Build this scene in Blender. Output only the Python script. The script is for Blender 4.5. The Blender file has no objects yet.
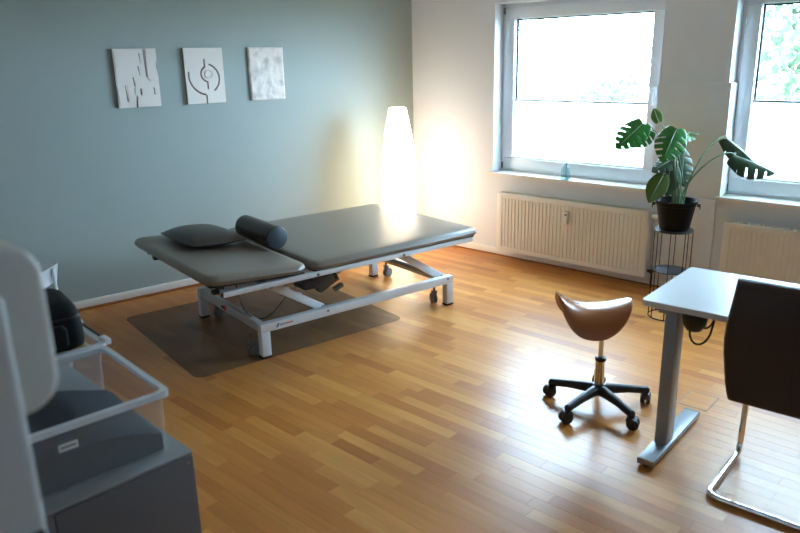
import bpy, bmesh, math, random
from mathutils import Vector, Matrix, Euler

random.seed(7)
SC = bpy.context.scene
COL = SC.collection
PI = math.pi

# ------------------------------------------------------------------ camera
CAM_H = 1.7
cd = bpy.data.cameras.new('camera')
cam = bpy.data.objects.new('camera', cd)
COL.objects.link(cam)
cd.sensor_width = 36.0
cd.lens = 36.0 * 713.0 / 800.0
cd.clip_start = 0.05
cd.clip_end = 300
PITCH, ROLL, YAW = .2855, .0226, -.8163          # yaw: window wall direction as seen from the lens axis
_c, _s = math.cos(PITCH), math.sin(PITCH)
fwd, right, down = Vector((0, _c, -_s)), Vector((1, 0, 0)), Vector((0, -_s, -_c))
_rc, _rs = math.cos(ROLL), math.sin(ROLL)
r2, d2 = right * _rc + down * _rs, right * -_rs + down * _rc
Yd = Vector((math.sin(YAW), math.cos(YAW), 0))
Xd = Vector((math.cos(YAW), -math.sin(YAW), 0))
def _w(v): return Vector((v.dot(Xd), v.dot(Yd), v.z))
CR, CU, CB = _w(r2), -_w(d2), -_w(fwd)
cam.matrix_world = Matrix(((CR.x, CU.x, CB.x, 0), (CR.y, CU.y, CB.y, 0), (CR.z, CU.z, CB.z, CAM_H), (0, 0, 0, 1)))
cd.dof.use_dof = True
cd.dof.focus_distance = 4.6
cd.dof.aperture_fstop = 2.8
SC.camera = cam
def project(p):
    v = Vector(p) - Vector((0, 0, CAM_H))
    z = -v.dot(CB)
    return (400 + 713 * v.dot(CR) / z, 266.5 - 713 * v.dot(CU) / z, z)

# ------------------------------------------------------------------ world, daylight, exposure
world = bpy.data.worlds.new('daylight')
SC.world = world
world.use_nodes = True
bg = world.node_tree.nodes['Background']
bg.inputs['Color'].default_value = (.50, .75, 1.0, 1)
bg.inputs['Strength'].default_value = 60.0
WINDOWS = [(2.19, 3.61), (.29, 1.715)]   # openings along the window wall
WZ0, WZ1 = .735, 2.10
for i, (a, b) in enumerate(WINDOWS):
    ld = bpy.data.lights.new('window_portal', 'AREA')
    ld.shape = 'RECTANGLE'
    ld.size, ld.size_y = WZ1 - WZ0, b - a
    ld.cycles.is_portal = True
    lo = bpy.data.objects.new('window_portal', ld)
    lo.location = (5.33, (a + b) / 2, (WZ0 + WZ1) / 2)
    lo.rotation_euler = (0, PI / 2, 0)
    COL.objects.link(lo)
SC.view_settings.view_transform = 'Standard'
SC.view_settings.look = 'None'
SC.view_settings.gamma = 1
SC.view_settings.use_curve_mapping = False
SC.view_settings.exposure = 0.1
SC.cycles.use_denoising = True
SC.cycles.max_bounces = 10
SC.cycles.diffuse_bounces = 5
SC.cycles.glossy_bounces = 4
SC.cycles.transmission_bounces = 6
SC.cycles.transparent_max_bounces = 16
SC.cycles.caustics_reflective = False
SC.cycles.caustics_refractive = False
SC.cycles.sample_clamp_indirect = 0

# ------------------------------------------------------------------ materials
def lin(r, g, b):
    f = lambda c: (c / 255 / 12.92) if c / 255 <= .04045 else ((c / 255 + .055) / 1.055) ** 2.4
    return (f(r), f(g), f(b), 1)
MATS = {}
def mat(name, rgb, rough=.5, metal=0., bump=0., bscale=80., var=0., vscale=6., spec=.5, coat=0., stretch=None):
    m = bpy.data.materials.new(name); m.use_nodes = True
    nt = m.node_tree; p = nt.nodes['Principled BSDF']
    p.inputs['Base Color'].default_value = lin(*rgb)
    p.inputs['Roughness'].default_value = rough
    p.inputs['Metallic'].default_value = metal
    p.inputs['Specular IOR Level'].default_value = spec
    p.inputs['Coat Weight'].default_value = coat
    if bump or var:
        tc = nt.nodes.new('ShaderNodeTexCoord'); src = tc.outputs['Object']
        if stretch:
            mp = nt.nodes.new('ShaderNodeMapping'); mp.inputs['Scale'].default_value = stretch
            nt.links.new(src, mp.inputs[0]); src = mp.outputs[0]
        if bump:
            n = nt.nodes.new('ShaderNodeTexNoise'); n.inputs['Scale'].default_value = bscale; n.inputs['Detail'].default_value = 3
            nt.links.new(src, n.inputs['Vector'])
            b = nt.nodes.new('ShaderNodeBump'); b.inputs['Strength'].default_value = bump; b.inputs['Distance'].default_value = .002
            nt.links.new(n.outputs['Fac'], b.inputs['Height']); nt.links.new(b.outputs[0], p.inputs['Normal'])
        if var:
            n = nt.nodes.new('ShaderNodeTexNoise'); n.inputs['Scale'].default_value = vscale; n.inputs['Detail'].default_value = 4
            nt.links.new(src, n.inputs['Vector'])
            h = nt.nodes.new('ShaderNodeHueSaturation'); h.inputs['Color'].default_value = lin(*rgb)
            r = nt.nodes.new('ShaderNodeMapRange'); r.inputs[3].default_value = 1 - var; r.inputs[4].default_value = 1 + var
            nt.links.new(n.outputs['Fac'], r.inputs[0]); nt.links.new(r.outputs[0], h.inputs['Value']); nt.links.new(h.outputs[0], p.inputs['Base Color'])
    MATS[name] = m
    return m

mat('wall_white', (224, 225, 229), .85, bump=.25, bscale=160, var=.015)
mat('wall_sage', (156, 167, 163), .8, bump=.35, bscale=140, var=.02)
mat('ceiling_white', (228, 228, 226), .9)
mat('trim_white', (232, 231, 228), .4)
mat('pvc_white', (226, 229, 232), .3)
mat('gasket', (38, 46, 58), .6)
mat('sill_stone', (226, 222, 214), .35, var=.03, vscale=30)
mat('radiator', (226, 221, 210), .38)
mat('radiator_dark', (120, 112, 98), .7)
mat('white_metal', (218, 222, 226), .35, spec=.5)
mat('cross_metal', (196, 193, 188), .4)
mat('vinyl_grey', (118, 109, 98), .36, bump=.12, bscale=260, spec=.55)
mat('vinyl_dark', (54, 47, 44), .38, bump=.1, bscale=240)
mat('vinyl_cap', (64, 74, 82), .45)
mat('vinyl_seam', (40, 40, 40), .6)
mat('black_plastic', (22, 23, 26), .38)
mat('black_rubber', (20, 20, 21), .7)
mat('grey_plastic', (112, 116, 120), .45)
mat('dark_grey_plastic', (82, 86, 92), .45)
mat('chrome', (225, 228, 232), .07, metal=1.)
mat('steel_grey', (120, 124, 130), .35, metal=.6)
mat('silver_grey', (142, 147, 153), .38, metal=.25)
mat('desk_white', (224, 226, 228), .3)
mat('desk_edge', (206, 200, 190), .5)
mat('leather_tan', (160, 94, 46), .26, bump=.08, bscale=200, spec=.6)
mat('leather_brown', (54, 43, 38), .5, bump=.2, bscale=300, var=.08, vscale=20, spec=.35)
mat('cabinet_grey', (96, 95, 98), .42, var=.02)
mat('cabinet_top', (128, 128, 128), .45)
mat('blanket', (44, 50, 60), .9, bump=.3, bscale=300, var=.1, vscale=14)
mat('bag_black', (9, 9, 11), .8, bump=.35, bscale=420, spec=.25)
mat('device_white', (206, 210, 208), .45)
mat('device_grey', (186, 190, 190), .45)
mat('device_seam', (84, 94, 106), .6)
mat('black', (12, 12, 13), .5)
mat('canvas_white', (226, 218, 210), .85, bump=.3, bscale=120)
mat('canvas_brown', (118, 92, 78), .9)
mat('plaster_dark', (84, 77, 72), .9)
mat('metal_black', (28, 31, 36), .4, metal=.3)
mat('pot_black', (9, 9, 10), .5, spec=.15)
mat('soil', (48, 36, 28), .95, bump=.8, bscale=90)
mat('stem_green', (96, 128, 92), .5)
mat('stem_pale', (150, 160, 140), .5)
mat('wood_bead', (150, 96, 50), .45, var=.12, vscale=8)
mat('sticker_white', (214, 214, 210), .6)
mat('ink_blue', (46, 66, 120), .6)
mat('ink_red', (206, 60, 84), .6)
mat('ink_grey', (110, 112, 112), .6)
mat('red_plastic', (196, 60, 50), .5)
mat('trunk', (92, 90, 84), .9, bump=.5, bscale=12)
mat('ground', (70, 78, 60), .95, var=.2, vscale=1.5)
mat('tray_stuff', (206, 192, 160), .8)
mat('yellow_stuff', (216, 188, 110), .8)
mat('silver_line', (150, 136, 118), .6)

def leafmat(name, rgb, back, rough=.35, trans=.35):
    m = bpy.data.materials.new(name); m.use_nodes = True
    nt = m.node_tree; p = nt.nodes['Principled BSDF']
    p.inputs['Roughness'].default_value = rough
    tc = nt.nodes.new('ShaderNodeTexCoord')
    n = nt.nodes.new('ShaderNodeTexNoise'); n.inputs['Scale'].default_value = 9; nt.links.new(tc.outputs['Object'], n.inputs['Vector'])
    mx = nt.nodes.new('ShaderNodeMix'); mx.data_type = 'RGBA'
    mx.inputs['A'].default_value = lin(*rgb); mx.inputs['B'].default_value = lin(*back)
    nt.links.new(n.outputs['Fac'], mx.inputs['Factor'])
    nt.links.new(mx.outputs['Result'], p.inputs['Base Color'])
    t = nt.nodes.new('ShaderNodeBsdfTranslucent'); t.inputs['Color'].default_value = lin(*[min(255, int(c * 1.35)) for c in rgb])
    ms = nt.nodes.new('ShaderNodeMixShader'); ms.inputs[0].default_value = trans
    nt.links.new(p.outputs[0], ms.inputs[1]); nt.links.new(t.outputs[0], ms.inputs[2])
    nt.links.new(ms.outputs[0], nt.nodes['Material Output'].inputs[0])
    MATS[name] = m
leafmat('monstera', (38, 102, 44), (70, 140, 58), .3, .36)
leafmat('monstera_dark', (44, 72, 52), (70, 92, 66), .32, .15)
leafmat('monstera_olive', (92, 112, 50), (72, 100, 44), .4, .3)
leafmat('tree_leaf', (62, 76, 54), (80, 96, 68), .8, .3)
leafmat('tree_leaf_pale', (76, 84, 68), (94, 102, 82), .8, .3)

def glassmat(name, tint, gloss=.08, rough=.02, ior=1.45):
    m = bpy.data.materials.new(name); m.use_nodes = True
    nt = m.node_tree; nt.nodes.remove(nt.nodes['Principled BSDF'])
    tr = nt.nodes.new('ShaderNodeBsdfTransparent'); tr.inputs[0].default_value = tint
    gl = nt.nodes.new('ShaderNodeBsdfGlossy'); gl.inputs['Roughness'].default_value = rough
    lw = nt.nodes.new('ShaderNodeLayerWeight'); lw.inputs['Blend'].default_value = .5
    pw = nt.nodes.new('ShaderNodeMath'); pw.operation = 'POWER'; pw.inputs[1].default_value = 5; nt.links.new(lw.outputs['Facing'], pw.inputs[0])
    fr = nt.nodes.new('ShaderNodeMath'); fr.operation = 'MULTIPLY_ADD'; fr.inputs[1].default_value = .96; fr.inputs[2].default_value = .04; nt.links.new(pw.outputs[0], fr.inputs[0])
    ms = nt.nodes.new('ShaderNodeMixShader')
    nt.links.new(fr.outputs[0], ms.inputs[0]); nt.links.new(tr.outputs[0], ms.inputs[1]); nt.links.new(gl.outputs[0], ms.inputs[2])
    nt.links.new(ms.outputs[0], nt.nodes['Material Output'].inputs[0])
    MATS[name] = m
glassmat('window_glass', (.98, .99, .98, 1))
glassmat('vase_glass', (.80, .90, .92, 1))

def frosted(name, rgb, trans, rough=.35):
    m = bpy.data.materials.new(name); m.use_nodes = True
    nt = m.node_tree; p = nt.nodes['Principled BSDF']
    p.inputs['Base Color'].default_value = lin(*rgb); p.inputs['Roughness'].default_value = rough
    tr = nt.nodes.new('ShaderNodeBsdfTransparent')
    ms = nt.nodes.new('ShaderNodeMixShader'); ms.inputs[0].default_value = trans
    nt.links.new(p.outputs[0], ms.inputs[1]); nt.links.new(tr.outputs[0], ms.inputs[2])
    nt.links.new(ms.outputs[0], nt.nodes['Material Output'].inputs[0])
    MATS[name] = m
frosted('clear_plastic', (200, 206, 210), .80, .2)
frosted('clear_rim', (222, 226, 230), .28, .25)
frosted('floor_vinyl', (116, 92, 70), .70, .4)

def blindmat():
    m = bpy.data.materials.new('blind_fabric'); m.use_nodes = True
    nt = m.node_tree; p = nt.nodes['Principled BSDF']
    p.inputs['Base Color'].default_value = (.88, .9, .92, 1); p.inputs['Roughness'].default_value = .9
    t = nt.nodes.new('ShaderNodeBsdfTranslucent'); t.inputs['Color'].default_value = (.9, .93, .95, 1)
    ms = nt.nodes.new('ShaderNodeMixShader'); ms.inputs[0].default_value = .62
    nt.links.new(p.outputs[0], ms.inputs[1]); nt.links.new(t.outputs[0], ms.inputs[2])
    nt.links.new(ms.outputs[0], nt.nodes['Material Output'].inputs[0])
    MATS['blind_fabric'] = m
blindmat()

def woodmat():
    m = bpy.data.materials.new('oak_parquet'); m.use_nodes = True
    nt = m.node_tree; L = nt.links.new; N = nt.nodes.new
    p = nt.nodes['Principled BSDF']
    geo = N('ShaderNodeNewGeometry'); oi = N('ShaderNodeObjectInfo')
    add = N('ShaderNodeMath'); add.operation = 'ADD'; L(geo.outputs['Random Per Island'], add.inputs[0]); L(oi.outputs['Random'], add.inputs[1])
    fr = N('ShaderNodeMath'); fr.operation = 'FRACT'; L(add.outputs[0], fr.inputs[0])
    wn = N('ShaderNodeTexWhiteNoise'); wn.noise_dimensions = '1D'; L(fr.outputs[0], wn.inputs['W'])
    sc = N('ShaderNodeVectorMath'); sc.operation = 'SCALE'; sc.inputs['Scale'].default_value = 37.; L(wn.outputs['Color'], sc.inputs[0])
    va = N('ShaderNodeVectorMath'); va.operation = 'ADD'; L(geo.outputs['Position'], va.inputs[0]); L(sc.outputs[0], va.inputs[1])
    mp = N('ShaderNodeMapping'); mp.inputs['Scale'].default_value = (26, 1.7, 1); L(va.outputs[0], mp.inputs[0])
    n1 = N('ShaderNodeTexNoise'); n1.inputs['Scale'].default_value = 1.; n1.inputs['Detail'].default_value = 6; n1.inputs['Distortion'].default_value = 1.2; L(mp.outputs[0], n1.inputs['Vector'])
    mp2 = N('ShaderNodeMapping'); mp2.inputs['Scale'].default_value = (220, 6, 1); L(va.outputs[0], mp2.inputs[0])
    n2 = N('ShaderNodeTexNoise'); n2.inputs['Detail'].default_value = 3; n2.inputs['Scale'].default_value = 1.; L(mp2.outputs[0], n2.inputs['Vector'])
    cr = N('ShaderNodeValToRGB'); e = cr.color_ramp
    e.elements[0].position = 0; e.elements[0].color = lin(174, 103, 45)
    e.elements[1].position = 1; e.elements[1].color = lin(210, 146, 76)
    for pos, c in ((.28, (188, 118, 54)), (.55, (195, 126, 60)), (.8, (200, 133, 65))):
        el = e.elements.new(pos); el.color = lin(*c)
    L(fr.outputs[0], cr.inputs[0])
    mr = N('ShaderNodeMapRange'); mr.inputs[1].default_value = .3; mr.inputs[2].default_value = .7; mr.inputs[3].default_value = .88; mr.inputs[4].default_value = 1.08; L(n1.outputs['Fac'], mr.inputs[0])
    mr2 = N('ShaderNodeMapRange'); mr2.inputs[3].default_value = .9; mr2.inputs[4].default_value = 1.1; L(n2.outputs['Fac'], mr2.inputs[0])
    mu = N('ShaderNodeMath'); mu.operation = 'MULTIPLY'; L(mr.outputs[0], mu.inputs[0]); L(mr2.outputs[0], mu.inputs[1])
    hs = N('ShaderNodeHueSaturation'); L(cr.outputs[0], hs.inputs['Color']); L(mu.outputs[0], hs.inputs['Value'])
    L(hs.outputs[0], p.inputs['Base Color'])
    rr = N('ShaderNodeMapRange'); rr.inputs[3].default_value = .29; rr.inputs[4].default_value = .38; L(n1.outputs['Fac'], rr.inputs[0]); L(rr.outputs[0], p.inputs['Roughness'])
    bp = N('ShaderNodeBump'); bp.inputs['Strength'].default_value = .06; bp.inputs['Distance'].default_value = .002; L(n2.outputs['Fac'], bp.inputs['Height']); L(bp.outputs[0], p.inputs['Normal'])
    p.inputs['Specular IOR Level'].default_value = .36
    MATS['oak_parquet'] = m
woodmat()
mat('subfloor', (110, 74, 42), .9)

def papermat():
    m = bpy.data.materials.new('lit_paper'); m.use_nodes = True
    nt = m.node_tree; p = nt.nodes['Principled BSDF']
    p.inputs['Base Color'].default_value = (.9, .87, .8, 1); p.inputs['Roughness'].default_value = .9
    p.inputs['Emission Color'].default_value = (1, .82, .60, 1)
    p.inputs['Emission Strength'].default_value = 7.4
    MATS['lit_paper'] = m
papermat()

def blotchmat():
    m = bpy.data.materials.new('canvas_blotched'); m.use_nodes = True
    nt = m.node_tree; L = nt.links.new; N = nt.nodes.new; p = nt.nodes['Principled BSDF']; p.inputs['Roughness'].default_value = .85
    tc = N('ShaderNodeTexCoord'); n = N('ShaderNodeTexNoise'); n.inputs['Scale'].default_value = 14; n.inputs['Detail'].default_value = 5; L(tc.outputs['Object'], n.inputs['Vector'])
    cr = N('ShaderNodeValToRGB'); e = cr.color_ramp; e.elements[0].position = .30; e.elements[0].color = lin(190, 182, 178); e.elements[1].position = .52; e.elements[1].color = lin(226, 219, 212)
    L(n.outputs['Fac'], cr.inputs[0]); L(cr.outputs[0], p.inputs['Base Color'])
    b = N('ShaderNodeBump'); b.inputs['Strength'].default_value = .6; b.inputs['Distance'].default_value = .004; L(n.outputs['Fac'], b.inputs['Height']); L(b.outputs[0], p.inputs['Normal'])
    MATS['canvas_blotched'] = m
blotchmat()

# ------------------------------------------------------------------ mesh helpers
class MB:
    def __init__(self): self.bm = bmesh.new()
    def _add(self, tmp, M=None):
        if M is not None: tmp.transform(M)
        me = bpy.data.meshes.new('tmp'); tmp.to_mesh(me); tmp.free()
        self.bm.from_mesh(me); bpy.data.meshes.remove(me)
    def box(self, c, s, bev=0., seg=2, rot=None):
        t = bmesh.new(); bmesh.ops.create_cube(t, size=1)
        bmesh.ops.scale(t, vec=Vector(s), verts=t.verts)
        if bev: bmesh.ops.bevel(t, geom=t.edges[:], offset=bev, segments=seg, affect='EDGES', profile=.5)
        M = Matrix.Translation(Vector(c))
        if rot is not None: M = M @ (Euler(rot).to_matrix().to_4x4() if not isinstance(rot, Matrix) else rot)
        self._add(t, M); return self
    def rng(self, x0, x1, y0, y1, z0, z1, bev=0., seg=2):
        return self.box(((x0 + x1) / 2, (y0 + y1) / 2, (z0 + z1) / 2), (x1 - x0, y1 - y0, z1 - z0), bev, seg)
    def tube(self, pts, r, n=10, closed=False):
        pts = [Vector(p) for p in pts]; m = len(pts)
        rs = r if isinstance(r, (list, tuple)) else [r] * m
        rings = []; up = None
        for i, p in enumerate(pts):
            if closed: d = pts[(i + 1) % m] - pts[i - 1]
            else: d = pts[min(i + 1, m - 1)] - pts[max(i - 1, 0)]
            d.normalize()
            if up is None:
                up = Vector((0, 0, 1)) if abs(d.z) < .9 else Vector((1, 0, 0))
            a = d.cross(up)
            if a.length < 1e-5: a = d.orthogonal()
            a.normalize(); b = a.cross(d).normalized(); up = b
            rings.append([self.bm.verts.new(p + (a * math.cos(2 * PI * k / n) + b * math.sin(2 * PI * k / n)) * rs[i]) for k in range(n)])
        for i in range(m if closed else m - 1):
            A, B = rings[i], rings[(i + 1) % m]
            for k in range(n): self.bm.faces.new((A[k], A[(k + 1) % n], B[(k + 1) % n], B[k]))
        if not closed:
            self.bm.faces.new(rings[0][::-1]); self.bm.faces.new(rings[-1])
        return self
    def cyl(self, p0, p1, r, n=16): return self.tube([p0, p1], r if isinstance(r, (list, tuple)) else [r, r], n)
    def lathe(self, prof, c=(0, 0, 0), n=32, M=None, cap=True):
        t = bmesh.new(); rings = []
        for (r, z) in prof:
            rings.append([t.verts.new((r * math.cos(2 * PI * k / n), r * math.sin(2 * PI * k / n), z)) for k in range(n)])
        for A, B in zip(rings, rings[1:]):
            for k in range(n): t.faces.new((A[k], A[(k + 1) % n], B[(k + 1) % n], B[k]))
        if cap:
            t.faces.new(rings[0][::-1]); t.faces.new(rings[-1])
        X = Matrix.Translation(Vector(c))
        if M is not None: X = X @ M
        self._add(t, X); return self
    def beam(self, p0, p1, w, h, bev=.004, up=(0, 0, 1)):
        p0, p1 = Vector(p0), Vector(p1); d = p1 - p0; L = d.length; d.normalize()
        u = Vector(up); s = d.cross(u).normalized(); u = s.cross(d)
        M = Matrix(((d.x, s.x, u.x, 0), (d.y, s.y, u.y, 0), (d.z, s.z, u.z, 0), (0, 0, 0, 1)))
        return self.box((p0 + p1) / 2, (L, w, h), bev, 2, M)
    def prism(self, pts, z0, z1, M=None):
        t = bmesh.new()
        a = [t.verts.new((x, y, z0)) for x, y in pts]; b = [t.verts.new((x, y, z1)) for x, y in pts]
        n = len(pts); t.faces.new(a[::-1]); t.faces.new(b)
        for k in range(n): t.faces.new((a[k], a[(k + 1) % n], b[(k + 1) % n], b[k]))
        self._add(t, M); return self
    def loops(self, rings, cap=True, M=None):
        t = bmesh.new(); R = [[t.verts.new(p) for p in r] for r in rings]; n = len(R[0])
        for A, B in zip(R, R[1:]):
            for k in range(n): t.faces.new((A[k], A[(k + 1) % n], B[(k + 1) % n], B[k]))
        if cap: t.faces.new(R[0][::-1]); t.faces.new(R[-1])
        self._add(t, M); return self
    def build(self, name, material, parent=None, smooth=35, loc=None, rot=None):
        bmesh.ops.recalc_face_normals(self.bm, faces=self.bm.faces[:])
        me = bpy.data.meshes.new(name); self.bm.to_mesh(me); self.bm.free()
        me.materials.append(MATS[material])
        if smooth:
            me.polygons.foreach_set('use_smooth', [True] * len(me.polygons))
            me.set_sharp_from_angle(angle=math.radians(smooth))
        o = bpy.data.objects.new(name, me); COL.objects.link(o)
        if parent: o.parent = parent
        if loc is not None: o.location = loc
        if rot is not None: o.rotation_euler = rot
        return o

def tag(o, label=None, cat=None, group=None, kind=None):
    if label: o['label'] = label
    if cat: o['category'] = cat
    if group: o['group'] = group
    if kind: o['kind'] = kind
    return o
def thing(name, label, cat, loc=(0, 0, 0), rz=0., group=None):
    o = bpy.data.objects.new(name, None); COL.objects.link(o)
    o.empty_display_size = .1
    o.location = loc; o.rotation_euler = (0, 0, rz)
    return tag(o, label, cat, group)
def struct(o, label, cat='room'):
    return tag(o, label, cat, kind='structure')
def rrect(x0, x1, y0, y1, r, n=6):
    out = []
    for cx, cy, a0 in ((x1 - r, y1 - r, 0), (x0 + r, y1 - r, PI / 2), (x0 + r, y0 + r, PI), (x1 - r, y0 + r, 1.5 * PI)):
        for k in range(n + 1):
            a = a0 + k * PI / 2 / n; out.append((cx + r * math.cos(a), cy + r * math.sin(a)))
    return out
def bez(a, b, c, d, n=10):
    a, b, c, d = map(Vector, (a, b, c, d)); out = []
    for i in range(n + 1):
        t = i / n; u = 1 - t
        out.append(a * u ** 3 + b * 3 * u * u * t + c * 3 * u * t * t + d * t ** 3)
    return out
def fillet(pts, r, n=6):
    pts = [Vector(p) for p in pts]; out = [pts[0]]
    for i in range(1, len(pts) - 1):
        p = pts[i]; a = (pts[i - 1] - p).normalized(); b = (pts[i + 1] - p).normalized()
        ang = a.angle(b); d = min(r / math.tan(ang / 2), (pts[i - 1] - p).length * .49, (pts[i + 1] - p).length * .49)
        out += bez(p + a * d, p + a * d * .45, p + b * d * .45, p + b * d, n)
    return out + [pts[-1]]
def cushion(x0, x1, y0, y1, zb, zt, rc=.06, re=.025, dome=.008):
    rings = []
    H = zt - zb
    for k in range(7):
        a = -PI / 2 + k * PI / 6
        ins = re * (1 - math.cos(a)); z = zb + H / 2 + (H / 2) * math.sin(a)
        rings.append([(x, y, z) for x, y in rrect(x0 + ins, x1 - ins, y0 + ins, y1 - ins, max(rc - ins, .01))])
    for f, dz in ((.06, .35), (.14, .7), (.24, 1.)):
        ins = re + f * min(x1 - x0, y1 - y0)
        rings.append([(x, y, zt + dome * dz) for x, y in rrect(x0 + ins, x1 - ins, y0 + ins, y1 - ins, max(rc - re, .02))])
    return rings
def copy_tree(o, parent=None):
    c = o.copy(); COL.objects.link(c); c.parent = parent
    for ch in list(o.children): copy_tree(ch, c)
    return c

# ------------------------------------------------------------------ room shell
WX = 5.04                                   # inner face of the window wall
CORNER = Vector((5.04, 4.524, 0))
GA = math.radians(8.84)                     # the green wall is not square to the window wall
def green_y(x): return CORNER.y + (WX - x) * math.tan(GA)
CEIL = 2.62
XL, YF = -.75, -2.45

b = MB()
ypts = sorted([YF - .2] + [v for w in WINDOWS for v in w] + [4.9])
for i in range(len(ypts) - 1):
    y0, y1 = ypts[i], ypts[i + 1]
    if any(abs(y0 - a) < 1e-6 for a, _ in WINDOWS):
        b.rng(WX, WX + .3, y0, y1, -.1, WZ0 - .03); b.rng(WX, WX + .3, y0, y1, WZ1, CEIL + .1)
    else:
        b.rng(WX, WX + .3, y0, y1, -.1, CEIL + .1)
struct(b.build('wall_right', 'wall_white', smooth=0), 'white plaster wall pierced by the windows', 'wall')
b = MB(); b.rng(-6.1, 0, 0, .2, -.1, CEIL + .1)
struct(b.build('wall_back', 'wall_sage', smooth=0, loc=CORNER, rot=(0, 0, -GA)), 'sage green painted wall behind the treatment couch', 'wall')
b = MB(); b.rng(XL - .2, XL, YF - .2, 5.75, -.1, CEIL + .1)
struct(b.build('wall_left', 'wall_white', smooth=0), 'white side wall beside the grey cabinet', 'wall')
b = MB(); b.rng(XL, WX, YF - .2, YF, -.1, CEIL + .1)
struct(b.build('wall_front', 'wall_white', smooth=0), 'white wall facing the sage green wall', 'wall')
b = MB(); b.prism([(XL - .2, YF - .2), (WX + .3, YF - .2), (WX + .3, 4.9), (XL - .2, 5.75)], CEIL, CEIL + .12)
struct(b.build('ceiling', 'ceiling_white', smooth=0), 'plain white ceiling of the room', 'ceiling')

# floor: subfloor slab plus oak strips
b = MB(); b.prism([(XL - .1, YF - .1), (WX + .1, YF - .1), (WX + .1, green_y(WX) + .1), (XL - .1, green_y(XL) + .1)], -.1, -.004)
floor = struct(b.build('floor', 'subfloor', smooth=0), 'warm oak strip parquet floor', 'floor')
SW = .0655
def strip_mesh(L, w=SW):
    m = MB(); g = .00018; ch = .0003
    x0, x1, y0, y1 = -w / 2 + g, w / 2 - g, -L / 2 + g, L / 2 - g
    m.loops([[(x0, y0, -.004), (x1, y0, -.004), (x1, y1, -.004), (x0, y1, -.004)],
             [(x0, y0, -ch), (x1, y0, -ch), (x1, y1, -ch), (x0, y1, -ch)],
             [(x0 + ch, y0 + ch, 0), (x1 - ch, y0 + ch, 0), (x1 - ch, y1 - ch, 0), (x0 + ch, y1 - ch, 0)]])
    return m
strips = []
x = WX - SW / 2
ncol = 0
rs = random.Random(11)
LENS = (.26, .38, .5, .64, .8)
while x > XL:
    y = YF - rs.random() * .6
    ymax = green_y(x)
    while y < ymax - .02:
        L = rs.choice(LENS)
        y1 = y + L
        a, c = max(y, YF), min(y1, ymax)
        if c - a > .02: strips.append((x, (a + c) / 2, round(c - a, 4)))
        y = y1
    x -= SW; ncol += 1
def strip_area(s):
    x, y, L = s
    if -CB.dot(Vector((x, y, -CAM_H))) < .4: return 0
    pts = []
    for dx, dy in ((-1, -1), (1, -1), (1, 1), (-1, 1)):
        px, py, z = project((x + dx * SW / 2, y + dy * L / 2, 0))
        if z < .1: return 0
        pts.append((min(max(px, 0), 800), min(max(py, 0), 533)))
    if all(p[0] <= 205 and p[1] > 380 for p in pts): return 0
    return abs(sum(pts[i][0] * pts[(i + 1) % 4][1] - pts[(i + 1) % 4][0] * pts[i][1] for i in range(4))) / 2
order = sorted(range(len(strips)), key=lambda i: -strip_area(strips[i]))
cache = {}
rest = MB()
for rank, i in enumerate(order):
    x, y, L = strips[i]
    if rank < 300:
        if L not in cache:
            o = strip_mesh(L).build('floor_strip', 'oak_parquet', floor, smooth=0); cache[L] = o
        else:
            o = cache[L].copy(); COL.objects.link(o); o.parent = floor
        o.location = (x, y, 0)
    else:
        m = strip_mesh(L); me = bpy.data.meshes.new('tmp'); m.bm.transform(Matrix.Translation((x, y, 0))); m.bm.to_mesh(me); m.bm.free()
        rest.bm.from_mesh(me); bpy.data.meshes.remove(me)
tag(rest.build('floor_strips_beyond', 'oak_parquet', floor, smooth=0), kind='stuff')
# floor hatch cover by the desk
hb = MB(); hb.rng(-.085, .085, -.068, .068, -.002, .0015, .0008, 1)
hatch = hb.build('hatch_cover', 'oak_parquet', floor, loc=(3.40, 1.145, 0), rot=(0, 0, .02))
hb = MB()
for (a, bb, c, d) in ((-.09, .09, -.072, -.068), (-.09, .09, .068, .072), (-.09, -.085, -.068, .068), (.085, .09, -.068, .068)): hb.rng(a, bb, c, d, -.001, .0018)
hb.build('hatch_frame', 'silver_line', floor, smooth=0, loc=(3.40, 1.145, 0), rot=(0, 0, .02))

# skirting boards with a wooden bead at the floor
b = MB(); b.rng(-5.9, -.02, -.014, 0, .018, .072, .003)
sk = struct(b.build('baseboard_back', 'trim_white', loc=CORNER, rot=(0, 0, -GA)), 'white skirting board along the sage green wall', 'baseboard')
b = MB(); b.rng(-5.9, -.02, -.020, 0, 0, .018, .005)
b.build('wood_bead', 'wood_bead', sk)
b = MB(); b.rng(WX - .014, WX, YF, 4.50, .012, .062, .003)
sk = struct(b.build('baseboard_right', 'trim_white'), 'white skirting board under the radiators and windows', 'baseboard')
b = MB(); b.rng(WX - .018, WX, YF, 4.50, 0, .012, .004)
b.build('wood_bead', 'wood_bead', sk)

# stepped wall lining between the two windows
b = MB(); b.prism([(WX - .014, 2.188), (WX - .014, 1.695), (WX + .11, 1.695), (WX + .11, 1.7145), (WX - .0005, 1.7145), (WX - .0005, 2.188)], WZ0 + .001, 1.49); b.rng(WX - .014, WX - .0005, 1.72, 2.188, .063, WZ0 - .032)
struct(b.build('trim_1', 'wall_white'), 'raised lower wall panel between the two windows', 'trim')

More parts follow.
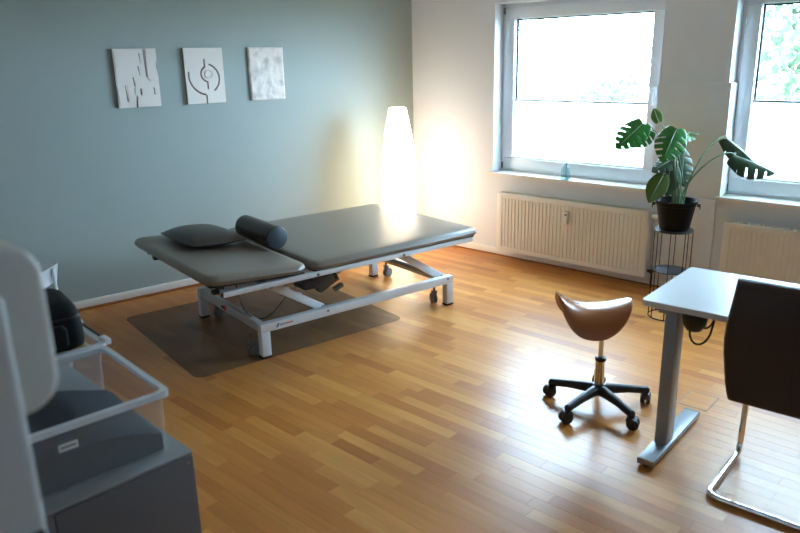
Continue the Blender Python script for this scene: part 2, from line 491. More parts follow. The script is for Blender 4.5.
# ------------------------------------------------------------------ windows and blinds
def window(n, y0, y1, zbar, label, has_handle):
    xf = WX + .13
    w = thing('window_%d' % n, label, 'window'); w['kind'] = 'structure'
    b = MB(); t = .05
    for r in ((y0, y1, WZ0, WZ0 + t), (y0, y1, WZ1 - t, WZ1), (y0, y0 + t, WZ0 + t, WZ1 - t), (y1 - t, y1, WZ0 + t, WZ1 - t)):
        b.rng(xf - .004, xf + .09, r[0], r[1], r[2], r[3])
    b.build('window_frame', 'pvc_white', w)
    s0, s1, q0, q1, sw = y0 + .035, y1 - .025, WZ0 + .022, WZ1 - .03, .092
    b = MB()
    for r in ((s0, s1, q0, q0 + sw), (s0, s1, q1 - sw, q1), (s0, s0 + sw, q0 + sw, q1 - sw), (s1 - sw, s1, q0 + sw, q1 - sw)):
        b.rng(xf - .02, xf + .055, r[0], r[1], r[2], r[3], .006)
    sash = b.build('sash', 'pvc_white', w)
    g0, g1, h0, h1 = s0 + sw, s1 - sw, q0 + sw, q1 - sw
    b = MB()
    for r in ((g0, g1, h1 - .012, h1), (g0, g1, h0, h0 + .008), (g0, g0 + .008, h0, h1), (g1 - .012, g1, h0, h1)):
        b.rng(xf + .020, xf + .034, *r)
    b.build('gasket', 'gasket', sash, smooth=0)
    b = MB(); b.rng(xf + .026, xf + .030, g0, g1, h0, h1)
    b.build('glass_pane', 'window_glass', sash, smooth=0)
    ya, yb = (y0 + .02, y1 + .045) if n == 1 else (y0 - .04, y1 + .002)
    b = MB(); b.prism([(WX - .045, ya), (WX - .001, ya), (WX - .001, y0 + .001), (xf + .03, y0 + .001), (xf + .03, y1 - .001), (WX - .001, y1 - .001), (WX - .001, yb), (WX - .045, yb)] if n > 1 else
              [(WX - .045, ya), (xf + .03, ya), (xf + .03, y1 - .001), (WX - .001, y1 - .001), (WX - .001, yb), (WX - .045, yb)], WZ0 - .0295, WZ0)
    bmesh.ops.bevel(b.bm, geom=b.bm.edges[:], offset=.004, segments=2, affect='EDGES')
    b.build('window_sill', 'sill_stone', w)
    if has_handle:
        b = MB(); yh = s0 + .045; b.rng(xf - .032, xf - .018, yh - .014, yh + .014, 1.385, 1.455, .005)
        b.rng(xf - .062, xf - .03, yh - .010, yh + .010, 1.425, 1.447, .005)
        b.rng(xf - .068, xf - .052, yh - .011, yh + .011, 1.325, 1.447, .006)
        b.build('window_handle', 'pvc_white', sash)
        b = MB(); b.cyl((xf - .034, yh + .012, 1.44), (xf - .030, yh + .012, 1.44), .006); b.build('handle_screw', 'black', sash)
    b = MB()
    for zc in (q0 - .002, q1 - .05): b.rng(xf - .022, xf + .01, s1, s1 + .016, zc, zc + .05, .003)
    b.build('hinge', 'grey_plastic', w)
    # pleated blind clamped in the sash
    bl = thing('pleated_blind', ('white pleated blind over the lower half of the window beside the floor lamp corner' if n == 1 else
               'white pleated blind on the window behind the desk' if n == 2 else 'white pleated blind on the window facing the end of the room'), 'blind')
    np_ = 26; zz0, zz1 = h0 + .014, zbar - .008
    b = MB(); pv = []
    for k in range(np_ * 2 + 1):
        z = zz0 + (zz1 - zz0) * k / (np_ * 2); xx = xf + .002 + (.008 if k % 2 else 0)
        pv.append((b.bm.verts.new((xx, g0 + .004, z)), b.bm.verts.new((xx, g1 - .004, z))))
    for A, B in zip(pv, pv[1:]): b.bm.faces.new((A[0], A[1], B[1], B[0]))
    b.build('pleated_fabric', 'blind_fabric', bl, smooth=0)
    b = MB(); b.rng(xf - .004, xf + .016, g0 + .002, g1 - .002, zbar - .008, zbar + .006, .003); b.build('top_rail', 'silver_grey', bl)
    b = MB(); b.rng(xf - .004, xf + .016, g0 + .002, g1 - .002, h0 + .0, h0 + .014, .003); b.build('bottom_rail', 'pvc_white', bl)
    b = MB(); b.rng(xf - .009, xf - .003, (g0 + g1) / 2 - .03, (g0 + g1) / 2 + .03, zbar - .006, zbar + .003, .002); b.build('pull_tab', 'pvc_white', bl)
window(1, 2.19, 3.61, 1.335, 'white casement window between the floor lamp corner and the monstera', True)
window(2, .29, 1.715, 1.37, 'white casement window behind the desk', True)

# ------------------------------------------------------------------ treatment couch
CA = math.radians(-9.5)
CC = Vector((3.10, 3.62, 0))
couch = thing('treatment_couch', 'wide grey padded treatment couch on a white wheeled lifting frame', 'treatment couch', CC, CA)
TU = .055
for s in (-1, 1):
    y = s * .455
    b = MB(); b.rng(-.75, .75, y - .025, y + .025, .162, .215, .004)
    bm_ = b.build('base_beam', 'white_metal', couch)
    for xb in (-.29, .70):
        m = MB(); m.cyl((xb, y - .026 * (1 if s < 0 else -1), .198), (xb, y - .030 * (1 if s < 0 else -1), .198), .008, 10); m.build('bolt', 'steel_grey', bm_)
    for x0 in (-.75, .692):
        b = MB(); b.rng(x0, x0 + .058, y - .025, y + .025, .012, .162, .003)
        lg = b.build('leg', 'white_metal', couch)
        b = MB(); b.rng(x0 - .002, x0 + .060, y - .027, y + .027, 0, .012, .003); b.build('rubber_foot', 'black_rubber', lg)
for xx in (-.72, .725):
    b = MB(); b.rng(xx - .022, xx + .022, -.43, .43, .155, .207, .004)
    b.build('cross_beam', 'cross_metal', couch)
# castors beside each leg
def castor(x, y, ang):
    b = MB(); b.cyl((x, y, .155), (x, y, .10), .009, 10); b.rng(x - .014, x + .014, y - .020, y + .020, .078, .102, .004)
    o = b.build('castor', 'steel_grey', couch)
    M = Matrix.Rotation(ang, 4, 'Z') @ Matrix.Rotation(PI / 2, 4, 'X')
    for off in (-.013, .013):
        c = Vector((x, y, .040)) + Matrix.Rotation(ang, 3, 'Z') @ Vector((.016, off, 0))
        b = MB(); b.lathe([(.004, -.009), (.028, -.009), (.037, -.006), (.038, 0), (.037, .006), (.028, .009), (.004, .009)], c, 24, M)
        b.build('wheel', 'grey_plastic', o)
castor(-.775, -.395, .3); castor(-.662, .37, .5); castor(.655, -.385, 1.2); castor(.78, .36, .2)
# lifting arms, pivot tubes and top frame
for s in (-1, 1):
    for lx in (-.285, .70):
        b = MB(); b.beam((lx, s * .40, .198), (lx - .40, s * .40, .452), .03, .05, .004)
        b.build('lift_arm', 'white_metal', couch)
for lx in (-.285, .70):
    b = MB(); b.cyl((lx, -.43, .198), (lx, .43, .198), .018, 14); b.build('pivot_tube', 'silver_grey', couch)
    b = MB(); b.cyl((lx - .40, -.52, .452), (lx - .40, .52, .452), .018, 14); b.build('pivot_tube', 'silver_grey', couch)
b = MB(); b.beam((-.30, -.25, .215), (-.66, -.25, .445), .05, .03, .003); b.build('lift_plate', 'cross_metal', couch)
for k in range(4):
    b = MB(); b.rng(-.018, .018, -.012, .012, -.006, .006, .002)
    b.build('plate_bracket', 'white_metal', couch, loc=(-.36 - k * .085, -.25, .275 + k * .054), rot=(0, .57, 0))
for s in (-1, 1):
    b = MB(); b.rng(-1.01, .82, s * .585 - .02, s * .585 + .02, .474, .504, .003)
    tr_ = b.build('top_rail', 'white_metal', couch)
    b = MB(); b.rng(-1.013, -1.008, s * .585 - .014, s * .585 + .014, .476, .499, .002); b.build('rail_end_cap', 'black_plastic', tr_)
    for xb in (-.42, .22):
        b = MB(); b.cyl((xb, s * .606, .487), (xb, s * .610, .487), .009, 10); b.build('rail_bolt', 'steel_grey', tr_)
for xx in (-.98, -.47, .30, .79):
    b = MB(); b.rng(xx - .018, xx + .018, -.565, .565, .472, .503, .003); b.build('cross_rail', 'white_metal', couch)
for y_ in (.42, -.51):
    b = MB(); b.rng(-1.035, -1.0, y_ - .02, y_ + .02, .476, .5, .003); b.build('rail_stub', 'black_plastic', couch)
# padded sections
b = MB(); b.loops(cushion(-.455, .885, -.62, .62, .505, .564, .075, .045, .008)); b.build('seat_cushion', 'vinyl_grey', couch)
b = MB(); b.rng(-.43, .845, -.59, .59, .500, .5075, .002); b.build('seat_board', 'vinyl_seam', couch)
HT = math.radians(3.6)
b = MB(); b.loops(cushion(-.635, 0, -.62, .62, 0, .058, .09, .042, .008)); head = b.build('head_cushion', 'vinyl_grey', couch, loc=(-.474, 0, .507), rot=(0, HT, 0))
b = MB(); b.rng(-.60, -.02, -.585, .585, -.010, .003, .002); b.build('head_board', 'vinyl_seam', head)
for y_ in (-.565, .32):
    b = MB(); b.rng(-.56, -.52, y_ - .02, y_ + .02, -.024, -.008, .003); b.build('head_bracket', 'black_plastic', head)
# actuator
b = MB(); b.beam((-.10, -.02, .19), (.06, -.02, .265), .075, .085, .012); act = b.build('actuator', 'grey_plastic', couch)
b = MB(); b.box((-.10, -.02, .262), (.10, .085, .075), .012, 2, (0, -.44, 0)); b.build('motor_housing', 'dark_grey_plastic', act)
b = MB(); b.cyl((.05, -.02, .262), (.30, -.02, .375), .021, 14); b.build('piston_tube', 'white_metal', act)
b = MB(); b.beam((.02, -.02, .268), (.045, -.02, .28), .078, .088, .006); b.build('collar', 'black_plastic', act)
b = MB(); b.cyl((.29, -.02, .37), (.42, -.02, .43), .012, 10); b.cyl((.42, -.05, .43), (.42, .01, .43), .012, 10); b.beam((.42, -.02, .43), (.36, -.02, .475), .03, .02); b.build('piston_rod', 'chrome', act)
b = MB(); b.rng(-.23, -.13, -.10, .06, .215, .275, .012); b.beam((-.13, -.02, .24), (-.06, -.02, .22), .05, .03); b.build('control_box', 'dark_grey_plastic', act)
b = MB(); b.beam((.02, -.06, .165), (.09, -.06, .19), .04, .03, .006); b.build('bracket', 'silver_grey', act)
# hanging cable
b = MB(); b.tube(bez((-.80, -.30, .47), (-.80, -.30, .16), (-.62, -.28, .13), (-.50, -.22, .20), 16) + bez((-.50, -.22, .20), (-.42, -.19, .235), (-.36, -.1, .26), (-.22, -.06, .25), 10)[1:], .0035, 6); b.build('cable', 'black_rubber', couch)
# maker's sticker on the front beam: blue swoosh, blue and red lettering too small to read
st = MB(); st.rng(-.655, -.535, -.4812, -.4805, .170, .206); so = st.build('sticker', 'white_metal', couch, smooth=0)
st = MB(); st.tube([(-.650, -.4812, .180), (-.640, -.4812, .196), (-.632, -.4812, .204), (-.634, -.4812, .192), (-.644, -.4812, .176)], .0028, 5)
for k, dx in enumerate((-.626, -.616, -.606, -.597)): st.rng(dx, dx + .006, -.4818, -.4812, .184, .196 if k % 2 else .193)
st.build('blue_print', 'ink_blue', so, smooth=0)
st = MB()
for k, dx in enumerate((-.587, -.577, -.567, -.557, -.547)): st.rng(dx, dx + .0075, -.4818, -.4812, .185, .195)
st.build('red_print', 'ink_red', so, smooth=0)
b = MB(); b.rng(-.7445, -.7425, .02, .055, .165, .198); so = b.build('warning_sticker', 'red_plastic', couch, smooth=0)
b = MB(); b.rng(-.7450, -.7425, .06, .09, .17, .19); b.build('sticker_panel', 'ink_blue', so, smooth=0)

# vinyl mat under the couch
b = MB(); b.prism(rrect(-1.166, .30, -.485, .80, .06), .0002, .0022)
mat_o = b.build('floor_mat', 'floor_vinyl', loc=CC, rot=(0, 0, CA), smooth=0)
tag(mat_o, 'dark tinted see-through vinyl mat on the parquet under the treatment couch', 'mat')

# head pillow and bolster roll
def pillow_mesh(hx, hy, t, n=22):
    b = MB(); V = {}
    for side in (1, -1):
        for i in range(n + 1):
            for j in range(n + 1):
                u, v = -1 + 2 * i / n, -1 + 2 * j / n
                edge = max(abs(u), abs(v)) > .999
                if side < 0 and edge: V[side, i, j] = V[1, i, j]; continue
                pinch_x = 1 - .09 * (1 - v * v) * abs(u) ** 3; pinch_y = 1 - .07 * (1 - u * u) * abs(v) ** 3
                h = ((1 - abs(u) ** 2.6) * (1 - abs(v) ** 2.6)) ** .55
                z = side * t * h * (1 if side > 0 else .55)
                V[side, i, j] = b.bm.verts.new((u * hx / pinch_x * .96, v * hy / pinch_y * .96, z))
    for side in (1, -1):
        for i in range(n):
            for j in range(n):
                q = (V[side, i, j], V[side, i + 1, j], V[side, i + 1, j + 1], V[side, i, j + 1])
                b.bm.faces.new(q if side > 0 else q[::-1])
    return b
pl = thing('head_pillow', 'flat square dark leatherette pillow lying on the couch head section', 'pillow', CC + Matrix.Rotation(CA, 3, 'Z') @ Vector((-.775, .205, .630)), CA + math.radians(3))
pl.rotation_euler = (0, HT, CA + math.radians(3))
pillow_mesh(.18, .25, .064).build('pillow_cover', 'vinyl_dark', pl, smooth=60)
b = MB(); seam = []
for (ux, uy) in [(-1, v / 10) for v in range(-10, 10)] + [(u / 10, 1) for u in range(-10, 10)] + [(1, -v / 10) for v in range(-10, 10)] + [(-u / 10, -1) for u in range(-10, 10)]:
    px = 1 - .09 * (1 - uy * uy) * abs(ux) ** 3; py = 1 - .07 * (1 - ux * ux) * abs(uy) ** 3
    seam.append((ux * .18 / px * .965, uy * .25 / py * .965, 0))
b.tube(seam, .003, 6, closed=True); b.build('piping', 'vinyl_seam', pl)
b = MB(); b.rng(.165, .172, -.19, -.17, -.004, .008); b.build('care_tag', 'sticker_white', pl, smooth=0)
bo = thing('bolster', 'dark round leatherette bolster roll resting across the couch cushion joint', 'bolster', CC + Matrix.Rotation(CA, 3, 'Z') @ Vector((-.475, -.01, .650)), CA)
R_ = .073
b = MB(); b.lathe([(R_ * .94, -.225), (R_, -.219), (R_ * 1.004, -.1), (R_ * 1.004, .1), (R_, .219), (R_ * .94, .225)], (0, 0, 0), 40, Matrix.Rotation(PI / 2, 4, 'X'))
b.build('roll_cover', 'vinyl_dark', bo)
for s in (-1, 1):
    b = MB(); b.lathe([(R_ * .95, 0), (R_ * .9, .0025), (.002, .005)], (0, s * .2245, 0), 40, Matrix.Rotation(PI / 2 if s < 0 else -PI / 2, 4, 'X')); b.build('end_cap', 'vinyl_cap', bo)

# ------------------------------------------------------------------ paper floor lamp
lamp = thing('floor_lamp', 'lit white paper column floor lamp glowing in the corner behind the couch', 'lamp', (4.47, 4.19, 0))
b = MB(); prof = []
for k in range(41):
    t = k / 40; z = .045 + t * 1.250
    r = .062 + .092 * math.sin(PI * min(1, (t * .90 + .08))) ** .9
    prof.append((r + (.0025 if k % 2 else 0), z))
b.lathe(prof, n=40, cap=False)
b.build('lamp_shade', 'lit_paper', lamp)
b = MB(); b.lathe([(.10, 0), (.11, .004), (.11, .018), (.10, .022), (.012, .024), (.012, .40), (.02, .41), (.02, .46)], n=28); b.build('lamp_stand', 'white_metal', lamp)
b = MB(); b.tube([(.066 * math.cos(a * PI / 12), .066 * math.sin(a * PI / 12), 1.294) for a in range(24)], .003, 6, closed=True); b.build('shade_ring', 'white_metal', lamp)
b = MB(); b.tube([(.088 * math.cos(a * PI / 12), .088 * math.sin(a * PI / 12), .046) for a in range(24)], .003, 6, closed=True)
for a in range(3): b.cyl((.012 * math.cos(a * 2.1), .012 * math.sin(a * 2.1), .05), (.085 * math.cos(a * 2.1), .085 * math.sin(a * 2.1), .046), .003, 6)
b.build('shade_ring', 'white_metal', lamp)

# ------------------------------------------------------------------ three relief canvases on the green wall
def wall_pt(s, z, off=0.):
    g = Vector((math.cos(GA), -math.sin(GA), 0)); n = Vector((math.sin(GA), math.cos(GA), 0))
    return CORNER - g * s - n * off + Vector((0, 0, z))
AW, AH = .302, .40
def art_panel(name, s, label):
    t = thing(name, label, 'wall art', wall_pt(s, 1.598), -GA, 'relief canvases on the sage green wall')
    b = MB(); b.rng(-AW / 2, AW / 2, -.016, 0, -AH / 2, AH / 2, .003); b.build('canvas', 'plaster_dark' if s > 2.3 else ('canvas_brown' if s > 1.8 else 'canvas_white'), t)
    return t
def cut_slab(name, parent, material, cutters, y0=-.026, y1=-.016):
    b = MB(); b.rng(-AW / 2, AW / 2, y0, y1, -AH / 2, AH / 2, .0)
    base = b.build(name, material, parent, smooth=0)
    cu = cutters.build('cutter', material, parent, smooth=0)
    md = base.modifiers.new('cut', 'BOOLEAN'); md.operation = 'DIFFERENCE'; md.object = cu; md.solver = 'EXACT'; md.use_self = True
    dg = bpy.context.evaluated_depsgraph_get(); dg.update()
    me = bpy.data.meshes.new_from_object(base.evaluated_get(dg)); base.modifiers.clear()
    old = base.data; base.data = me; bpy.data.meshes.remove(old)
    cm = cu.data; bpy.data.objects.remove(cu); bpy.data.meshes.remove(cm)
    return base
# 1: overlapping plaster slabs with dark cracks
a1 = art_panel('relief_art', 2.522, 'white relief canvas of cracked overlapping plaster slabs')
def uv(px, py): return (-AW / 2 + AW * px, AH / 2 - AH * py)
cut = MB(); Y0, Y1 = -.034, -.012
def quad_cut(pts): cut.prism([uv(*p) for p in pts][::-1], -Y1, -Y0, Matrix.Rotation(PI / 2, 4, 'X'))
for (u0, v0, u1, v1, w0, w1) in ((.60, .08, .615, .25, .026, .012), (.545, .30, .575, .46, .030, .012), (.705, .02, .725, .49, .010, .018), (.40, .47, .42, .62, .030, .016),
                                 (.20, .61, .225, .89, .014, .030), (.415, .67, .405, .78, .022, .012), (.55, .68, .555, .79, .034, .030), (.865, .67, .875, .79, .034, .028),
                                 (.445, .80, .42, 1.01, .016, .032), (.975, .22, 1.01, .50, .02, .02), (.50, .27, .58, .285, .012, .010)):
    quad_cut([(u0 - w0 / 2, v0), (u0 + w0 / 2, v0), (u1 + w1 / 2, v1), (u1 - w1 / 2, v1)])
cut_slab('cracked_panel', a1, 'canvas_white', cut, -.024, -.016)
for k, pts in enumerate([((.02, .03), (.57, .02), (.56, .27), (.48, .30), (.50, .46), (.03, .57)), ((.74, .02), (.97, .02), (.96, .52), (.80, .55), (.745, .50)), ((.44, .55), (.80, .565), (.98, .52), (.98, .65), (.43, .65)),
                         ((.575, .69), (.85, .68), (.86, .78), (.575, .79)), ((.46, .82), (.98, .80), (.98, .985), (.44, .985)), ((.02, .62), (.17, .62), (.20, .88), (.03, .97)), ((.25, .62), (.39, .64), (.39, .80), (.25, .90))]):
    b = MB(); b.prism([uv(*p) for p in pts][::-1], 0, .003 + .0022 * ((k * 5) % 3), Matrix.Translation((0, -.024, 0)) @ Matrix.Rotation(PI / 2, 4, 'X'))
    b.build('plaster_slab', 'canvas_white', a1, smooth=0)
# 2: carved arcs and a bowl over a brown ground
a2 = art_panel('relief_art', 2.018, 'white relief canvas with carved brown arcs around a small disc')
cut = MB(); Y0, Y1 = -.034, -.012
def arc_cut(cx, cz, r, a0, a1_, w, n=20):
    A = [(cx + (r - w / 2) * math.cos(a0 + (a1_ - a0) * k / n), cz + (r - w / 2) * math.sin(a0 + (a1_ - a0) * k / n)) for k in range(n + 1)]
    B = [(cx + (r + w / 2) * math.cos(a0 + (a1_ - a0) * k / n), cz + (r + w / 2) * math.sin(a0 + (a1_ - a0) * k / n)) for k in range(n + 1)]
    pts = A + B[::-1]
    cut.prism(pts, -Y1, -Y0, Matrix.Rotation(PI / 2, 4, 'X'))
cx_, cz_ = .024, .012
GW = .0125
arc_cut(.025, .013, .056, math.radians(112), math.radians(258), GW)
arc_cut(.015, .005, .142, math.radians(169), math.radians(263), GW)
arc_cut(.005, -.02, .106, math.radians(-57), math.radians(74), GW)
for (u0, v0, u1, v1) in ((.505, .20, .505, .355), (.555, .60, .555, .745), (.50, .845, .50, .999)):
    p, q = uv(u0, v0), uv(u1, v1)
    cut.rng(p[0] - GW / 2, p[0] + GW / 2, Y0, Y1, q[1] - (.01 if v1 > .99 else 0), p[1])
cut_slab('carved_panel', a2, 'canvas_white', cut)
b = MB(); b.lathe([(.030, .0), (.030, .004), (.022, .0015), (.012, .0005), (.001, 0.0)], (cx_ + .004, -.0262, cz_), 32, Matrix.Rotation(PI / 2, 4, 'X')); b.build('disc', 'canvas_white', a2)
b = MB(); b.lathe([(.0295, .0), (.0305, .0), (.0305, .0045), (.0295, .0045)], (cx_ + .004, -.0262, cz_), 32, Matrix.Rotation(PI / 2, 4, 'X'), cap=False); b.build('disc_rim', 'canvas_brown', a2)
# 3: heavily trowelled white surface
a3 = art_panel('relief_art', 1.498, 'white relief canvas with blotchy trowelled texture')
from mathutils import noise as mn
b = MB(); nx, nz = 34, 44; G = []
for i in range(nx + 1):
    row = []
    for j in range(nz + 1):
        x_, z_ = -AW / 2 + AW * i / nx, -AH / 2 + AH * j / nz
        e = min(i, nx - i, j, nz - j)
        h = .007 + .005 * mn.fractal(Vector((x_ * 16, z_ * 16, 3.1)), 1., 2., 4) if e > 0 else 0
        row.append(b.bm.verts.new((x_, -.016 - h, z_)))
    G.append(row)
for i in range(nx):
    for j in range(nz): b.bm.faces.new((G[i][j], G[i + 1][j], G[i + 1][j + 1], G[i][j + 1]))
b.build('trowelled_layer', 'canvas_blotched', a3, smooth=20)

# ------------------------------------------------------------------ radiators
def radiator(y0, y1, label, meter):
    r = thing('radiator', label, 'radiator', (0, 0, 0), 0, 'panel radiators under the windows')
    xf, xb, z0, z1 = 4.93, 5.022, .085, .580
    b = MB(); n = int((y1 - y0 - .06) / .0333); ys = [(y0, xf + .010), (y0, xf + .003), (y0 + .006, xf)]
    s = y0 + ((y1 - y0) - n * .0333) / 2
    for k in range(n):
        a = s + k * .0333
        ys += [(a + .007, xf), (a + .0105, xf + .0065), (a + .0155, xf + .0065), (a + .019, xf)]
    ys += [(y1 - .006, xf), (y1, xf + .003), (y1, xf + .010)]
    zs = [z0, z0 + .035, z0 + .045, z1 - .045, z1 - .035, z1]
    rows = []
    for k, z in enumerate(zs):
        rows.append([b.bm.verts.new(((x_ if 2 <= k <= 3 else (xf if x_ < xf + .0066 and 2 < i < len(ys) - 3 else x_)), y_, z)) for i, (y_, x_) in enumerate(ys)])
    for A, B in zip(rows, rows[1:]):
        for k in range(len(ys) - 1): b.bm.faces.new((A[k], A[k + 1], B[k + 1], B[k]))
    b.rng(xf + .004, xf + .014, y0 + .002, y1 - .002, z0 + .001, z1 - .001)
    b.build('front_panel', 'radiator', r, smooth=30)
    b = MB(); b.rng(xb - .014, xb, y0 + .01, y1 - .01, z0, z1, .004); b.build('back_panel', 'radiator', r)
    for ya in (y0, y1):
        b = MB(); b.rng(xf + .012, xb - .006, ya - .003, ya + .003, z0 + .01, z1 - .004, .002); b.build('side_cover', 'white_metal', r)
    g = MB()
    g.rng(xf + .010, xf + .016, y0 + .003, y1 - .003, z1 - .002, z1 + .004); g.rng(xb - .012, xb - .004, y0 + .003, y1 - .003, z1 - .002, z1 + .004)
    k = 0; yy = y0 + .02
    while yy < y1 - .02: g.rng(xf + .014, xb - .01, yy, yy + .009, z1 - .003, z1 + .002); yy += .026
    g.build('top_grille', 'radiator', r, smooth=0)
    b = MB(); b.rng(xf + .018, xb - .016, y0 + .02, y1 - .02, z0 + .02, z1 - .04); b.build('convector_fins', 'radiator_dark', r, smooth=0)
    for ya in (y0 + .12, y1 - .12):
        b = MB(); b.rng(xb, WX - .001, ya - .02, ya + .02, z0 + .05, z1 - .06, .003); b.build('wall_bracket', 'white_metal', r)
    b = MB(); b.cyl((xf + .05, y0 - .002, z0 + .045), (xf + .05, y0 - .045, z0 + .045), .011, 12); b.cyl((xf + .05, y0 - .035, z0 + .055), (xf + .05, y0 - .035, 0), .008, 12)
    b.cyl((xf + .03, y0 - .034, z0 + .045), (xf + .075, y0 - .034, z0 + .045), .015, 12); b.build('valve', 'metal_black', r)
    b = MB(); b.cyl((xf + .05, y0 - .002, z1 - .04), (xf + .05, y0 - .012, z1 - .04), .013, 12); b.cyl((xf + .05, y0 - .012, z1 - .04), (xf + .05, y0 - .055, z1 - .04), [.021, .017], 16); b.build('thermostat_head', 'radiator', r)
    if meter:
        b = MB(); b.rng(xf - .024, xf - .001, 2.792, 2.824, .405, .505, .005); mo = b.build('heat_meter', 'pvc_white', r)
        b = MB(); b.rng(xf - .0255, xf - .0238, 2.799, 2.817, .472, .484, .0); b.build('meter_window', 'black', mo, smooth=0)
    off = Vector((4.98, (y0 + y1) / 2, 0)); r.location = off
    for c_ in r.children: c_.location = -off
radiator(2.146, 3.486, 'cream panel radiator with a white heat meter under the window', True)
radiator(.25, 1.616, 'cream panel radiator standing behind the desk', False)

# ------------------------------------------------------------------ plant stand and monstera
PS = Vector((4.475, 1.772, 0))
ps = thing('plant_stand', 'thin black wire plant stand with two round shelves beside the radiator', 'plant stand', PS)
RS = .117
b = MB(); b.lathe([(RS - .004, .594), (RS, .595), (RS, .600), (RS - .004, .601)], n=40); b.build('top_plate', 'metal_black', ps)
b = MB(); b.lathe([(RS - .012, .318), (RS - .006, .319), (RS - .006, .324), (RS - .012, .325)], n=40); b.build('shelf_plate', 'metal_black', ps)
b = MB(); b.tube([(RS * math.cos(a * PI / 20), RS * math.sin(a * PI / 20), .005) for a in range(40)], .004, 8, closed=True); b.build('base_ring', 'metal_black', ps)
b = MB(); b.tube([(RS * math.cos(a * PI / 20), RS * math.sin(a * PI / 20), .592) for a in range(40)], .004, 8, closed=True); b.build('top_ring', 'metal_black', ps)
for k in range(8):
    a = .25 + k * PI / 4
    b = MB(); b.cyl((RS * math.cos(a), RS * math.sin(a), .004), (RS * math.cos(a), RS * math.sin(a), .595), .003, 8); b.build('rod', 'metal_black', ps)
pm = thing('potted_monstera', 'monstera with split leaves in a black metal bucket on the wire stand', 'plant', (PS.x, PS.y, .601))
b = MB(); b.lathe([(.002, .0), (.088, .0), (.092, .004), (.103, .07), (.118, .155), (.122, .158), (.1235, .166), (.130, .180), (.134, .184), (.133, .188), (.127, .186), (.118, .165), (.11, .12), (.10, .12), (.002, .12)], n=44); b.build('pot', 'pot_black', pm)
b = MB(); b.lathe([(.112, .145), (.09, .152), (.04, .156), (.002, .157)], n=28); b.build('soil', 'soil', pm)
for s in (-1, 1):
    d = Vector((.37, -.93, 0)) * s; e = Vector((0, 0, 1)).cross(d)
    b = MB(); c = d * .136 + Vector((0, 0, .158))
    b.tube([c + e * (.022 * math.cos(t * PI / 8)) + Vector((0, 0, -.024 * math.sin(t * PI / 8))) + d * .006 for t in range(9)], .0035, 8)
    b.cyl(c + e * .022 - d * .012, c + e * .022 + d * .008, .006, 8); b.cyl(c - e * .022 - d * .012, c - e * .022 + d * .008, .006, 8); b.build('pot_handle', 'metal_black', pm)

def leaf(base, tip, normal, width, mat_name, cuts=5, droop=.25, fold=.2, asym=0.):
    """split heart-shaped leaf: base -> tip, real curvature and thickness"""
    base, tip, normal = Vector(base), Vector(tip), Vector(normal)
    ax = tip - base; L = ax.length; ax.normalize()
    sd = ax.cross(normal).normalized(); nm = sd.cross(ax).normalized()
    n, m = 84, 12; b = MB(); grid = {}
    def wid(t): return width / 2 * (math.sin(PI * min(1, (t * .94 + .06) ** .72)) ** .75) * (1 - .1 * t)
    for s in (-1, 1):
        for i in range(n + 1):
            t = i / n
            for j in range(m + 1):
                q = j / m
                if j == 0 and s == 1: grid[s, i, j] = grid[-1, i, 0]; continue
                fwd_ = (t + (.10 * q * q * (1 - t)) - (.20 * q * (1 - t) ** 6)) * L
                lat = s * wid(t) * q
                lob = math.sin(t * cuts * 2 * PI) * .01
                h = -droop * L * (t ** 2) * .5 - fold * width * (q ** 1.6) * .5 * (wid(t) / (width / 2)) + lob * q * L * .6
                grid[s, i, j] = b.bm.verts.new(base + ax * fwd_ + sd * lat + nm * h)
    for s in (-1, 1):
        for i in range(n):
            t = (i + .5) / n
            ph = (t * (cuts + .6) + (.5 if s > 0 else .3)) % 1
            for j in range(m):
                q = (j + .5) / m
                if cuts and .16 < t < .9 and q > .42 and ph < (.10 + .16 * q): continue
                v = (grid[s, i, j], grid[s, i + 1, j], grid[s, i + 1, j + 1], grid[s, i, j + 1])
                if len(set(v)) == 4: b.bm.faces.new(v if s > 0 else v[::-1])
    bmesh.ops.delete(b.bm, geom=[v for v in b.bm.verts if not v.link_faces], context='VERTS')
    o = b.build('leaf', mat_name, pm, smooth=80)
    md = o.modifiers.new('thickness', 'SOLIDIFY'); md.thickness = .0012; md.offset = 0
    r = MB(); rb = [base + ax * (t / 8 * L * .96) + nm * (-droop * L * (t / 8) ** 2 * .5 + .0012) for t in range(9)]
    r.tube(rb, [.0028 * (1 - .7 * t / 8) for t in range(9)], 6); r.build('midrib', 'stem_pale', o)
    return o
def W(x, y, z): return Vector((x, y, z)) - Vector((PS.x, PS.y, .601))
VW = Vector((-.918, -.369, .148))           # roughly towards the room
UP = Vector((0, 0, 1))
N = lambda a, bb, c: (VW * a + UP * bb + Vector((0, -1, 0)) * c)
